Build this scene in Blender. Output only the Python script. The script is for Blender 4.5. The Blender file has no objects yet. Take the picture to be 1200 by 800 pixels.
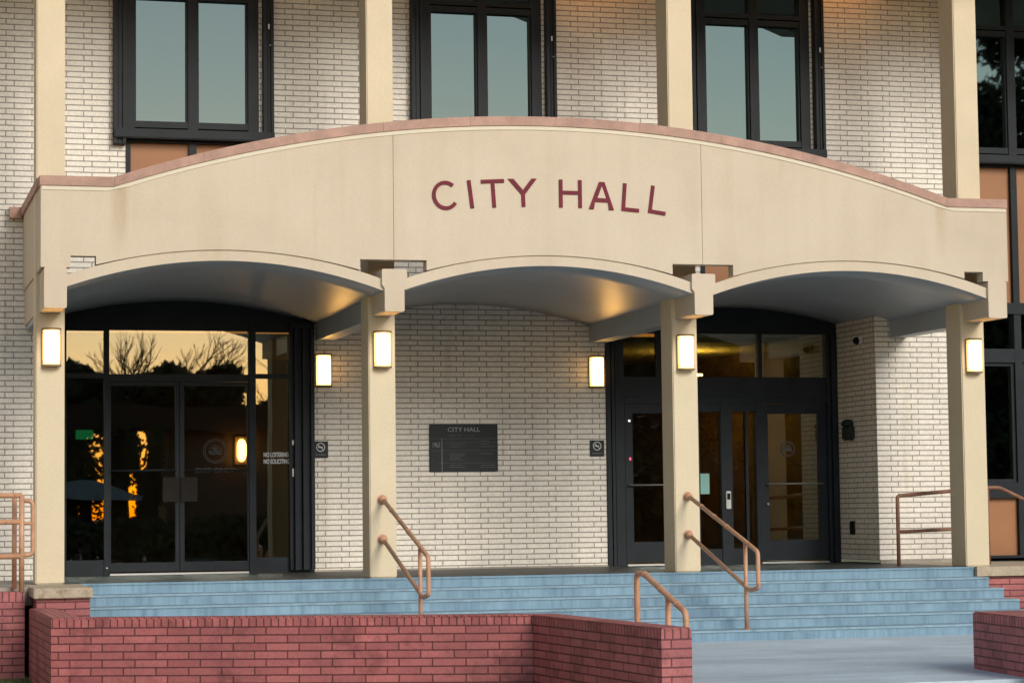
import bpy, bmesh, math, random
from mathutils import Vector, Matrix, noise
R = math.radians
rnd = random.Random(7)
S = bpy.context.scene
COL = S.collection

# ------------------------------------------------------------------ materials
def mat(name):
    m = bpy.data.materials.new(name); m.use_nodes = True
    nt = m.node_tree; nt.nodes.clear()
    out = nt.nodes.new('ShaderNodeOutputMaterial')
    return m, nt, out
def N(nt, t, **kw):
    n = nt.nodes.new(t)
    for k, v in kw.items():
        if k in n.inputs: n.inputs[k].default_value = v
        else: setattr(n, k, v)
    return n
def L(nt, a, b): nt.links.new(a, b)
def rgba(c): return (c[0], c[1], c[2], 1.0)
def ramp(nt, fac, stops):
    r = nt.nodes.new('ShaderNodeValToRGB')
    e = r.color_ramp.elements
    e[0].position, e[0].color = stops[0][0], rgba(stops[0][1])
    e[1].position, e[1].color = stops[-1][0], rgba(stops[-1][1])
    for p, c in stops[1:-1]:
        x = e.new(p); x.color = rgba(c)
    L(nt, fac, r.inputs['Fac']); return r
def mixc(nt, fac, a, b, mode='MIX'):
    m = nt.nodes.new('ShaderNodeMix'); m.data_type = 'RGBA'; m.blend_type = mode
    if isinstance(fac, (int, float)): m.inputs[0].default_value = fac
    else: L(nt, fac, m.inputs[0])
    for i, v in ((6, a), (7, b)):
        if isinstance(v, (tuple, list)): m.inputs[i].default_value = rgba(v)
        else: L(nt, v, m.inputs[i])
    return m.outputs[2]
def coords(nt, kind='Object', scale=(1, 1, 1), loc=(0, 0, 0)):
    tc = nt.nodes.new('ShaderNodeTexCoord'); mp = nt.nodes.new('ShaderNodeMapping')
    mp.inputs['Scale'].default_value = scale; mp.inputs['Location'].default_value = loc
    L(nt, tc.outputs[kind], mp.inputs['Vector']); return mp.outputs['Vector']

def stain(m, size, thr, dark, stretch=(1, 1, 1), soft=.12):
    nt = m.node_tree; b = [n for n in nt.nodes if n.type == 'BSDF_PRINCIPLED'][0]; src = b.inputs['Base Color'].links[0].from_socket
    n = N(nt, 'ShaderNodeTexNoise', Scale=size, Detail=7.0, Roughness=.72); L(nt, coords(nt, scale=stretch), n.inputs['Vector'])
    r = ramp(nt, n.outputs['Fac'], [(thr, (1, 1, 1)), (thr + soft, dark)])
    L(nt, mixc(nt, 1.0, src, r.outputs['Color'], 'MULTIPLY'), b.inputs['Base Color'])
def paint(name, base, rough=.6, var=.12, scale=3.0, bump=.15, bscale=60, metallic=0.0, spec=.5, fine=.0):
    m, nt, out = mat(name)
    b = N(nt, 'ShaderNodeBsdfPrincipled', Roughness=rough, Metallic=metallic)
    b.inputs['Specular IOR Level'].default_value = spec
    v = coords(nt)
    n1 = N(nt, 'ShaderNodeTexNoise', Scale=scale, Detail=6.0, Roughness=.65); L(nt, v, n1.inputs['Vector'])
    d = tuple(c * (1 - var) for c in base); u = tuple(min(1, c * (1 + var)) for c in base)
    r = ramp(nt, n1.outputs['Fac'], [(.3, d), (.7, u)])
    col = r.outputs['Color']
    if fine:
        n3 = N(nt, 'ShaderNodeTexNoise', Scale=scale * 25, Detail=3.0); L(nt, v, n3.inputs['Vector'])
        r3 = ramp(nt, n3.outputs['Fac'], [(.35, (1 - fine,) * 3), (.65, (1 + fine,) * 3)])
        col = mixc(nt, 1.0, col, r3.outputs['Color'], 'MULTIPLY')
    L(nt, col, b.inputs['Base Color'])
    if bump:
        n2 = N(nt, 'ShaderNodeTexNoise', Scale=bscale, Detail=4.0); L(nt, v, n2.inputs['Vector'])
        bp = N(nt, 'ShaderNodeBump', Strength=bump, Distance=.01); L(nt, n2.outputs['Fac'], bp.inputs['Height'])
        L(nt, bp.outputs['Normal'], b.inputs['Normal'])
    L(nt, b.outputs[0], out.inputs['Surface'])
    return m

def brick(name, c1, c2, mortar, w, h, ms, off, rough=.45, dirt=.25, loc=(0, 0, 0), freq=2, bumpd=.012):
    m, nt, out = mat(name)
    b = N(nt, 'ShaderNodeBsdfPrincipled', Roughness=rough)
    uv = coords(nt, 'UV', loc=loc)
    br = nt.nodes.new('ShaderNodeTexBrick')
    br.offset = off; br.offset_frequency = freq; br.squash = 1.0
    for k, v in (('Scale', 1.0), ('Mortar Size', ms), ('Mortar Smooth', .15), ('Bias', 0.0), ('Brick Width', w), ('Row Height', h)):
        br.inputs[k].default_value = v
    br.inputs['Color1'].default_value = rgba(c1); br.inputs['Color2'].default_value = rgba(c2)
    br.inputs['Mortar'].default_value = rgba(mortar)
    wob = N(nt, 'ShaderNodeTexNoise', Scale=5.0, Detail=2.0); L(nt, uv, wob.inputs['Vector'])
    vm = nt.nodes.new('ShaderNodeVectorMath'); vm.operation = 'MULTIPLY_ADD'
    L(nt, wob.outputs['Color'], vm.inputs[0]); vm.inputs[1].default_value = (.006, .003, 0); L(nt, uv, vm.inputs[2])
    L(nt, vm.outputs[0], br.inputs['Vector'])
    v = coords(nt)
    n1 = N(nt, 'ShaderNodeTexNoise', Scale=1.3, Detail=7.0, Roughness=.7); L(nt, v, n1.inputs['Vector'])
    r = ramp(nt, n1.outputs['Fac'], [(.3, (1 - dirt,) * 3), (.65, (1.04, 1.03, 1.0))])
    n3 = N(nt, 'ShaderNodeTexNoise', Scale=38.0, Detail=4.0); L(nt, v, n3.inputs['Vector'])
    r3 = ramp(nt, n3.outputs['Fac'], [(.35, (.9,) * 3), (.65, (1.06,) * 3)])
    c = mixc(nt, 1.0, br.outputs['Color'], r.outputs['Color'], 'MULTIPLY')
    c = mixc(nt, 1.0, c, r3.outputs['Color'], 'MULTIPLY')
    L(nt, c, b.inputs['Base Color'])
    inv = N(nt, 'ShaderNodeMath', operation='MULTIPLY_ADD'); L(nt, br.outputs['Fac'], inv.inputs[0]); inv.inputs[1].default_value = -1; inv.inputs[2].default_value = 1
    ad = N(nt, 'ShaderNodeMath', operation='MULTIPLY_ADD'); L(nt, n3.outputs['Fac'], ad.inputs[0]); ad.inputs[1].default_value = .25; L(nt, inv.outputs[0], ad.inputs[2])
    bp = N(nt, 'ShaderNodeBump', Strength=.9, Distance=bumpd); L(nt, ad.outputs[0], bp.inputs['Height'])
    L(nt, bp.outputs['Normal'], b.inputs['Normal'])
    L(nt, b.outputs[0], out.inputs['Surface'])
    return m

M = {}
M['brick'] = brick('glazed_pale_brick', (.79, .735, .67), (.75, .695, .63), (.30, .265, .23), .3048, .0673, .0068, .32, loc=(.1, .02, 0), dirt=.12)
RED1, RED2, REDM = (.45, .135, .135), (.33, .092, .096), (.11, .022, .025)
M['red'] = brick('painted_red_brick', RED1, RED2, REDM, .3048, .0725, .0065, .35, rough=.6, dirt=.35)
M['redcap'] = brick('painted_red_rowlock', RED1, RED2, REDM, .068, 2.0, .006, .0, rough=.6, dirt=.3, loc=(0, 5, 0))
M['metal'] = paint('dark_bronze_metal', (.012, .0155, .0205), spec=.2, rough=.5, var=.25, scale=4, bump=.05, metallic=.0)
M['black'] = paint('black_panel_metal', (.004, .005, .006), spec=.2, rough=.6, var=.3, bump=.03)
M['panel'] = paint('rust_orange_panel', (.30, .125, .046), rough=.55, var=.10, scale=1.5, bump=.05)
M['rail'] = paint('tan_painted_steel', (.50, .265, .155), rough=.45, var=.16, scale=9, bump=.12, bscale=90, fine=.1)
nt = M['rail'].node_tree; b = [n for n in nt.nodes if n.type == 'BSDF_PRINCIPLED'][0]; src = b.inputs['Base Color'].links[0].from_socket
n = N(nt, 'ShaderNodeTexNoise', Scale=16.0, Detail=5.0, Roughness=.7); L(nt, coords(nt), n.inputs['Vector'])
r = ramp(nt, n.outputs['Fac'], [(.60, (0, 0, 0)), (.68, (1, 1, 1))]); c = mixc(nt, r.outputs['Color'], src, (.22, .10, .06)); L(nt, c, b.inputs['Base Color'])
M['railrust'] = paint('rusty_painted_steel', (.22, .10, .06), rough=.6, var=.35, scale=7, bump=.2)
M['soffit'] = paint('grey_gloss_soffit', (.36, .405, .46), rough=.41, var=.10, scale=1.2, bump=.06, bscale=8)
M['cope'] = paint('pink_terracotta_coping', (.40, .235, .18), rough=.65, var=.24, scale=4, bump=.2, fine=.12)
M['stone'] = paint('pebbled_stone_cap', (.42, .34, .25), rough=.8, var=.18, scale=14, bump=.5, bscale=90, fine=.25)
M['floor'] = paint('dark_slate_floor', (.035, .04, .038), spec=.3, rough=.5, var=.35, scale=5, bump=.15, fine=.2)
M['side_floor'] = paint('grey_side_floor', (.30, .27, .23), rough=.8, var=.2, scale=3, bump=.2, fine=.1)
M['tread'] = paint('worn_blue_tread', (.21, .315, .385), rough=.65, var=.22, scale=6, bump=.3, bscale=50, fine=.12)
M['concrete'] = paint('blue_grey_concrete', (.44, .52, .58), rough=.75, var=.12, scale=1.1, bump=.3, bscale=40, fine=.06)
def add_joints(m, step, wd, dark):
    nt = m.node_tree; b = [n for n in nt.nodes if n.type == 'BSDF_PRINCIPLED'][0]; src = b.inputs['Base Color'].links[0].from_socket
    sx = nt.nodes.new('ShaderNodeSeparateXYZ'); L(nt, coords(nt), sx.inputs[0]); prev = src
    a = N(nt, 'ShaderNodeMath', operation='PINGPONG'); L(nt, sx.outputs[1], a.inputs[0]); a.inputs[1].default_value = step
    c = N(nt, 'ShaderNodeMath', operation='LESS_THAN'); L(nt, a.outputs[0], c.inputs[0]); c.inputs[1].default_value = wd
    k = mixc(nt, c.outputs[0], prev, dark)
    n = N(nt, 'ShaderNodeTexNoise', Scale=24.0, Detail=2.0); L(nt, coords(nt), n.inputs['Vector'])
    r = ramp(nt, n.outputs['Fac'], [(.70, (1, 1, 1)), (.76, (.72, .7, .66))])
    k = mixc(nt, 1.0, k, r.outputs['Color'], 'MULTIPLY')
    n = N(nt, 'ShaderNodeTexNoise', Scale=.55, Detail=6.0, Roughness=.7); L(nt, coords(nt, scale=(.5, 1.6, 1)), n.inputs['Vector'])
    r = ramp(nt, n.outputs['Fac'], [(.36, (.80, .80, .80)), (.6, (1.05, 1.05, 1.05))])
    k = mixc(nt, 1.0, k, r.outputs['Color'], 'MULTIPLY'); L(nt, k, b.inputs['Base Color'])
add_joints(M['concrete'], 1.9, .008, (.16, .18, .19))
M['soil'] = paint('planter_soil', (.06, .045, .03), rough=.95, var=.4, scale=20, bump=.8)
M['wood'] = paint('brown_wood_wall', (.15, .085, .03), rough=.5, var=.4, scale=5, bump=.1)
M['inwall'] = paint('lobby_wall', (.13, .09, .06), rough=.7, var=.2)
M['inceil'] = paint('lobby_ceiling', (.55, .46, .26), rough=.7, var=.1)
M['white'] = paint('white_lettering', (.62, .64, .64), rough=.6, var=.03, bump=0)
M['grey_letter'] = paint('grey_lettering', (.24, .25, .255), rough=.6, var=.05, bump=0)
M['faint'] = paint('faint_engraving', (.075, .082, .087), rough=.6, var=.05, bump=0)
M['steel'] = paint('brushed_steel', (.45, .45, .44), rough=.35, var=.1, bump=.05, metallic=.8)
M['plaque'] = paint('black_granite', (.010, .013, .016), spec=.3, rough=.5, var=.3, scale=40, bump=.03)
M['letter'] = paint('maroon_letter_paint', (.15, .016, .030), spec=.2, rough=.6, var=.2, scale=4, bump=.05)
M['paper'] = paint('teal_notice_paper', (.24, .46, .42), rough=.7, var=.05, bump=0)
M['doorplate'] = paint('lock_plate', (.020, .017, .014), spec=.1, rough=.6, var=.15, bump=.05)
M['doorbar'] = paint('dull_bar_metal', (.12, .12, .115), rough=.5, var=.1, bump=0)
M['bark'] = paint('tree_bark', (.05, .038, .028), rough=.95, var=.35, scale=9, bump=.6)
M['leaf'] = paint('dark_foliage', (.035, .05, .018), rough=.8, var=.5, scale=.8, bump=0)
M['camwhite'] = paint('camera_plastic', (.5, .5, .48), rough=.4, var=.03, bump=0)
M['bronze'] = paint('lamp_bronze', (.20, .14, .08), rough=.4, var=.2, bump=.05)
M['red_led'] = None

stain(M['red'], 2.2, .52, (.62, .58, .60)); stain(M['red'], 9.0, .60, (1.25, 1.22, 1.2), soft=.08); stain(M['redcap'], 3.0, .52, (.66, .62, .62)); stain(M['redcap'], 14, .58, (1.3, 1.25, 1.22), soft=.08)
stain(M['brick'], 1.0, .58, (.86, .83, .78), stretch=(3, 3, .3)); stain(M['tread'], 5.0, .55, (.74, .76, .78)); stain(M['stone'], 8, .55, (.6, .58, .55))
# cream stucco with rust streaks under the coping's low points
m, nt, out = mat('cream_stucco'); M['cream'] = m
b = N(nt, 'ShaderNodeBsdfPrincipled', Roughness=.72)
v = coords(nt)
n1 = N(nt, 'ShaderNodeTexNoise', Scale=.9, Detail=8.0, Roughness=.62); L(nt, v, n1.inputs['Vector'])
r = ramp(nt, n1.outputs['Fac'], [(.28, (.53, .435, .325)), (.5, (.575, .475, .36)), (.72, (.60, .50, .385))])
n2 = N(nt, 'ShaderNodeTexNoise', Scale=90.0, Detail=4.0); L(nt, v, n2.inputs['Vector'])
r2 = ramp(nt, n2.outputs['Fac'], [(.3, (.94,) * 3), (.7, (1.05,) * 3)])
c = mixc(nt, 1.0, r.outputs['Color'], r2.outputs['Color'], 'MULTIPLY')
v2 = coords(nt, scale=(5, 5, .35)); n4 = N(nt, 'ShaderNodeTexNoise', Scale=1.0, Detail=5.0); L(nt, v2, n4.inputs['Vector'])
r4 = ramp(nt, n4.outputs['Fac'], [(.28, (.955, .945, .93)), (.52, (1, 1, 1))])
c = mixc(nt, 1.0, c, r4.outputs['Color'], 'MULTIPLY')
L(nt, c, b.inputs['Base Color'])
bp = N(nt, 'ShaderNodeBump', Strength=.25, Distance=.006); L(nt, n2.outputs['Fac'], bp.inputs['Height']); L(nt, bp.outputs['Normal'], b.inputs['Normal'])
L(nt, b.outputs[0], out.inputs['Surface'])

M['colm'] = paint('cream_column_paint', (.62, .515, .355), rough=.65, var=.05, scale=1.5, bump=.15, bscale=80, fine=.03)
stain(M['cream'], 1.0, .60, (.93, .90, .86), stretch=(4, 4, .5)); stain(M['cream'], 30, .66, (.86, .83, .78), soft=.05)
# fascia: same stucco plus a run-off stain below the left dip (has a shape of its own)
m = M['cream'].copy(); m.name = 'cream_stucco_fascia'; M['fascia'] = m; nt = m.node_tree
b = [n for n in nt.nodes if n.type == 'BSDF_PRINCIPLED'][0]
src = b.inputs['Base Color'].links[0].from_socket
sx = nt.nodes.new('ShaderNodeSeparateXYZ'); L(nt, coords(nt), sx.inputs[0])
def bumpf(x0, wd, zt, zb):
    a = N(nt, 'ShaderNodeMath', operation='SUBTRACT'); L(nt, sx.outputs[0], a.inputs[0]); a.inputs[1].default_value = x0
    a2 = N(nt, 'ShaderNodeMath', operation='ABSOLUTE'); L(nt, a.outputs[0], a2.inputs[0])
    mr = N(nt, 'ShaderNodeMapRange'); L(nt, a2.outputs[0], mr.inputs['Value']); mr.inputs['From Min'].default_value = wd; mr.inputs['From Max'].default_value = wd * .2; mr.interpolation_type = 'SMOOTHSTEP'
    mz = N(nt, 'ShaderNodeMapRange'); L(nt, sx.outputs[2], mz.inputs['Value']); mz.inputs['From Min'].default_value = zb; mz.inputs['From Max'].default_value = zt
    mu = N(nt, 'ShaderNodeMath', operation='MULTIPLY'); L(nt, mr.outputs[0], mu.inputs[0]); L(nt, mz.outputs[0], mu.inputs[1])
    mu2 = N(nt, 'ShaderNodeMath', operation='MULTIPLY'); L(nt, mu.outputs[0], mu2.inputs[0]); L(nt, n4s, mu2.inputs[1]); return mu2.outputs[0]
v3 = coords(nt, scale=(14, 1, 2)); nn = N(nt, 'ShaderNodeTexNoise', Scale=1.0, Detail=4.0); L(nt, v3, nn.inputs['Vector']); n4s = nn.outputs['Fac']
c = mixc(nt, bumpf(.84, .13, 4.35, 3.45), src, (.30, .19, .09))
c = mixc(nt, bumpf(10.5, .10, 4.3, 3.6), c, (.40, .27, .16))
L(nt, c, b.inputs['Base Color'])

# steps: blue wash with vertical streaks
m, nt, out = mat('streaked_blue_riser'); M['riser'] = m
b = N(nt, 'ShaderNodeBsdfPrincipled', Roughness=.6)
v = coords(nt, scale=(16, 1, 1.3)); n1 = N(nt, 'ShaderNodeTexNoise', Scale=1.0, Detail=5.0, Roughness=.7); L(nt, v, n1.inputs['Vector'])
r = ramp(nt, n1.outputs['Fac'], [(.22, (.085, .155, .22)), (.5, (.16, .27, .355)), (.8, (.22, .335, .42))])
v = coords(nt); n2 = N(nt, 'ShaderNodeTexNoise', Scale=1.6, Detail=5.0); L(nt, v, n2.inputs['Vector'])
r2 = ramp(nt, n2.outputs['Fac'], [(.3, (.8, .82, .85)), (.7, (1.15, 1.12, 1.1))])
c = mixc(nt, 1.0, r.outputs['Color'], r2.outputs['Color'], 'MULTIPLY'); L(nt, c, b.inputs['Base Color'])
L(nt, b.outputs[0], out.inputs['Surface'])

stain(M['riser'], 2.5, .56, (.78, .80, .82)); stain(M['riser'], 30, .64, (1.25, 1.22, 1.2), stretch=(1, 1, .6), soft=.05)
def glass(name, refl_ior, tint, rough=0.0, wav=.0, gt=(.85, .95, .92)):
    m, nt, out = mat(name)
    tr = N(nt, 'ShaderNodeBsdfTransparent'); tr.inputs['Color'].default_value = rgba(tint)
    gl = N(nt, 'ShaderNodeBsdfGlossy', Roughness=rough); gl.inputs['Color'].default_value = rgba(gt)
    fr = N(nt, 'ShaderNodeFresnel', IOR=refl_ior)
    if wav:
        n = N(nt, 'ShaderNodeTexNoise', Scale=.9, Detail=1.0); L(nt, coords(nt), n.inputs['Vector'])
        bp = N(nt, 'ShaderNodeBump', Strength=wav, Distance=.02); L(nt, n.outputs['Fac'], bp.inputs['Height']); L(nt, bp.outputs['Normal'], gl.inputs['Normal'])
    mx = N(nt, 'ShaderNodeMixShader'); L(nt, fr.outputs[0], mx.inputs[0]); L(nt, tr.outputs[0], mx.inputs[1]); L(nt, gl.outputs[0], mx.inputs[2])
    L(nt, mx.outputs[0], out.inputs['Surface'])
    return m
M['glass'] = glass('tinted_door_glass', 2.22, (.62, .60, .54), rough=.01, wav=.12)
M['wglass'] = glass('window_glass', 2.42, (.05, .05, .05), rough=.015, wav=.05, gt=(.73, .93, .85))

def emit(name, colr, st):
    m, nt, out = mat(name)
    e = N(nt, 'ShaderNodeEmission', Strength=st); e.inputs['Color'].default_value = rgba(colr)
    L(nt, e.outputs[0], out.inputs['Surface']); return m
LAMPC = (1.0, .50, .165)
M['lamp'] = emit('lit_lamp_diffuser', (1.0, .52, .13), 1.5)
nt = M['lamp'].node_tree; e_ = [n for n in nt.nodes if n.type == 'EMISSION'][0]
sx = nt.nodes.new('ShaderNodeSeparateXYZ'); L(nt, coords(nt, 'Generated'), sx.inputs[0])
def prof(sock, p):
    a = N(nt, 'ShaderNodeMath', operation='MULTIPLY_ADD'); L(nt, sock, a.inputs[0]); a.inputs[1].default_value = 2; a.inputs[2].default_value = -1
    b = N(nt, 'ShaderNodeMath', operation='ABSOLUTE'); L(nt, a.outputs[0], b.inputs[0])
    c = N(nt, 'ShaderNodeMath', operation='POWER'); L(nt, b.outputs[0], c.inputs[0]); c.inputs[1].default_value = p
    d = N(nt, 'ShaderNodeMath', operation='SUBTRACT'); d.inputs[0].default_value = 1.0; L(nt, c.outputs[0], d.inputs[1]); return d.outputs[0]
mu = N(nt, 'ShaderNodeMath', operation='MULTIPLY'); L(nt, prof(sx.outputs[0], 3), mu.inputs[0]); L(nt, prof(sx.outputs[2], 6), mu.inputs[1])
ma = N(nt, 'ShaderNodeMath', operation='MULTIPLY_ADD'); L(nt, mu.outputs[0], ma.inputs[0]); ma.inputs[1].default_value = 1.95; ma.inputs[2].default_value = .075
L(nt, ma.outputs[0], e_.inputs['Strength'])
M['upglow'] = emit('upper_lamp', (1.0, .38, .10), .7)
M['inlamp'] = emit('lobby_light', (1.0, .70, .13), 4.6)
M['green'] = emit('green_exit_light', (.02, .5, .16), .03)
M['red_led'] = emit('red_indicator', (1, .05, .12), .2)
M['white_led'] = emit('white_indicator', (1, .95, .85), .15)

# ------------------------------------------------------------------ mesh helpers
class MB:
    def __init__(s): s.bm = bmesh.new()
    def box(s, x0, x1, y0, y1, z0, z1, mi=0, bev=0):
        vs = [s.bm.verts.new(p) for p in ((x0, y0, z0), (x1, y0, z0), (x1, y1, z0), (x0, y1, z0), (x0, y0, z1), (x1, y0, z1), (x1, y1, z1), (x0, y1, z1))]
        fs = [s.bm.faces.new([vs[i] for i in f]) for f in ((0, 1, 5, 4), (1, 2, 6, 5), (2, 3, 7, 6), (3, 0, 4, 7), (4, 5, 6, 7), (3, 2, 1, 0))]
        for f in fs: f.material_index = mi
        if bev:
            es = list({e for f in fs for e in f.edges})
            bmesh.ops.bevel(s.bm, geom=es, offset=bev, segments=2, affect='EDGES')
        return s
    def prism(s, pts, y0, y1, mi=0):                      # outline in XZ pushed along Y
        a = [s.bm.verts.new((x, y0, z)) for x, z in pts]; b = [s.bm.verts.new((x, y1, z)) for x, z in pts]
        n = len(pts); fs = [s.bm.faces.new(a), s.bm.faces.new(b[::-1])]
        for i in range(n): fs.append(s.bm.faces.new((a[i], b[i], b[(i + 1) % n], a[(i + 1) % n])))
        for f in fs: f.material_index = mi
        return s
    def slab(s, pts, z0, z1, mi=0):                       # outline in XY pushed along Z
        a = [s.bm.verts.new((x, y, z0)) for x, y in pts]; b = [s.bm.verts.new((x, y, z1)) for x, y in pts]
        n = len(pts); fs = [s.bm.faces.new(a[::-1]), s.bm.faces.new(b)]
        for i in range(n): fs.append(s.bm.faces.new((a[i], a[(i + 1) % n], b[(i + 1) % n], b[i])))
        for f in fs: f.material_index = mi
        return s
    def tube(s, pts, r, seg=12, cap=True, r1=None):
        P = [Vector(p) for p in pts]; rings = []
        t = (P[1] - P[0]).normalized()
        up = Vector((0, 0, 1)) if abs(t.z) < .9 else Vector((1, 0, 0))
        u = t.cross(up).normalized()
        for i, p in enumerate(P):
            if i == 0: d = (P[1] - P[0]).normalized(); k = 1
            elif i == len(P) - 1: d = (P[-1] - P[-2]).normalized(); k = 1
            else:
                a = (P[i] - P[i - 1]).normalized(); b_ = (P[i + 1] - P[i]).normalized(); d = (a + b_).normalized(); k = 1
            u = (u - d * u.dot(d)).normalized(); w = d.cross(u)
            rr = r if r1 is None else r + (r1 - r) * i / (len(P) - 1)
            rings.append([s.bm.verts.new(p + (u * math.cos(2 * math.pi * j / seg) + w * math.sin(2 * math.pi * j / seg)) * rr) for j in range(seg)])
        for a, b_ in zip(rings, rings[1:]):
            for j in range(seg):
                f = s.bm.faces.new((a[j], a[(j + 1) % seg], b_[(j + 1) % seg], b_[j])); f.smooth = True
        if cap: s.bm.faces.new(rings[0][::-1]); s.bm.faces.new(rings[-1])
        return s
    def ball(s, c, r, sc=(1, 1, 1)):
        bmesh.ops.create_uvsphere(s.bm, u_segments=16, v_segments=10, radius=r, matrix=Matrix.Translation(c) @ Matrix.Diagonal((*sc, 1)))
        return s
    def build(s, name, m, parent=None, loc=None, smooth=None):
        bmesh.ops.recalc_face_normals(s.bm, faces=s.bm.faces)
        uvl = s.bm.loops.layers.uv.new('UVMap')
        for f in s.bm.faces:
            n = f.normal
            h = Vector((-n.y, n.x, 0))
            if abs(n.z) > .7: h = Vector((1, 0, 0)); w = Vector((0, 1, 0))
            else: h.normalize(); w = Vector((0, 0, 1))
            if h.x < -.01 or (abs(h.x) <= .01 and h.y > 0): h = -h
            for lp in f.loops: lp[uvl].uv = (lp.vert.co.dot(h), lp.vert.co.dot(w))
        me = bpy.data.meshes.new(name); s.bm.to_mesh(me); s.bm.free()
        if isinstance(m, (list, tuple)):
            for x in m: me.materials.append(x)
        else: me.materials.append(m)
        o = bpy.data.objects.new(name, me); COL.objects.link(o)
        if parent: o.parent = parent
        if loc: o.location = loc
        return o
def fillet(pts, r, n=6):
    P = [Vector(p) for p in pts]; out = [P[0]]
    for i in range(1, len(P) - 1):
        a = (P[i - 1] - P[i]).normalized(); b = (P[i + 1] - P[i]).normalized()
        A = P[i] + a * r; B = P[i] + b * r
        for k in range(n + 1):
            t = k / n; out.append(A * (1 - t) ** 2 + P[i] * 2 * t * (1 - t) + B * t * t)
    out.append(P[-1]); return out
def tag(o, label, cat, group=None):
    o['label'] = label; o['category'] = cat
    if group: o['group'] = group
    return o
def struct(o): o['kind'] = 'structure'; return o
def thing(name, loc, label, cat, group=None, rz=0):
    o = bpy.data.objects.new(name, None); COL.objects.link(o); o.location = loc; o.rotation_euler = (0, 0, rz)
    o.empty_display_size = .2
    return tag(o, label, cat, group)
def text_mesh(name, body, size, m, parent, loc, rot=(R(90), 0, 0), align='CENTER', ext=.002, sx=1.0, bold=0.0):
    cu = bpy.data.curves.new(name, 'FONT'); cu.body = body; cu.size = size; cu.align_x = align; cu.align_y = 'CENTER'; cu.extrude = ext; cu.offset = bold
    to = bpy.data.objects.new('tmp', cu); COL.objects.link(to)
    dg = bpy.context.evaluated_depsgraph_get(); me = bpy.data.meshes.new_from_object(to.evaluated_get(dg))
    bpy.data.objects.remove(to); me.materials.clear(); me.materials.append(m); me.name = name
    o = bpy.data.objects.new(name, me); COL.objects.link(o); o.parent = parent; o.location = loc; o.rotation_euler = rot; o.scale = (sx, 1, 1)
    return o
def copy_tree(o, parent=None):
    c = o.copy(); COL.objects.link(c)
    if parent: c.parent = parent
    for ch in list(o.children): copy_tree(ch, c)
    return c

# ------------------------------------------------------------------ layout constants (metres; landing z = 0, column fronts y = 0)
CX = [0.0, 3.706, 7.343, 11.05]; CW, CD = .31, .41
YU, YL, YF = 2.173, 3.434, -.67
MID = [x + CW / 2 for x in CX]
BAY = [(MID[i] + MID[i + 1]) / 2 for i in range(3)]
GZ, LZ = -.70, -.94

# ------------------------------------------------------------------ building
bld = thing('city_hall_building', (5.7, YU, 0), 'pale brick municipal building with dark framed windows rising behind the arched portico', 'building')
def B(mb, name, m, parent=bld):
    o = mb.build(name, m, parent)
    if parent is bld: o.location = (-5.7, -YU, 0)
    return o
ZT = 8.7
STR = [(1.21, 2.82), (4.868, 6.412), (8.50, 10.04), (12.12, 13.72)]
w = MB()
xs = [-9.0]
for a, b_ in STR: xs += [a, b_]
xs.append(17.0)
for q in ((xs[0], .16, YU, 3.9, -1.0, ZT), (.1605, xs[1], YU + .001, YU + .25, 3.56, ZT), (xs[2], xs[3], YU, YU + .25, 3.56, ZT), (xs[4], xs[5], YU, YU + .25, 3.56, ZT),
          (xs[6], 10.8895, YU + .001, YU + .25, 3.56, ZT), (10.89, xs[7], YU, 3.9, 0.045, ZT), (xs[8], xs[9], YU, 3.9, -1.0, ZT)):
    w = MB(); w.box(*q); B(w, 'wall', M['brick'])
w = MB(); w.box(3.715, 7.603, YL, YL + .25, .02, 3.62)
B(w, 'porch_wall', M['brick'])
for q in ((3.715, 7.603, YL - .02, YL - .001, 0, .022), (10.893, 12.1, YU - .02, YU - .001, 0.0, .045)): w = MB(); w.box(*q); B(w, 'wall_base', M['side_floor'])
w = MB(); w.box(-9, 17, YU + .9, YU + 1.0, 3.7, ZT); B(w, 'dark_room_backing', M['black'])  # black sheet behind the upper panes stands in for the darkness of the rooms
w = MB(); w.box(-9, 17, -.9, 2.165, 7.74, 8.0); B(w, 'eaves_soffit', M['soffit'])
w = MB(); w.box(-9, 17, -.9, 4.2, ZT, ZT + .4); B(w, 'roof', M['soffit'])
for x in (0, 3.706, 7.343, 11.05):
    w = MB(); w.prism([(x - .75, 7.738), (x - .1, 7.50), (x + .41, 7.50), (x + 1.06, 7.738)], -.88, -.5); B(w, 'eaves_bracket', M['soffit'])

for x in (7.15, 10.45):
    w = MB(); w.box(x - .1, x + .1, 1.55, 1.85, 7.66, 7.738); B(w, 'soffit_light', M['upglow'])

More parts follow.
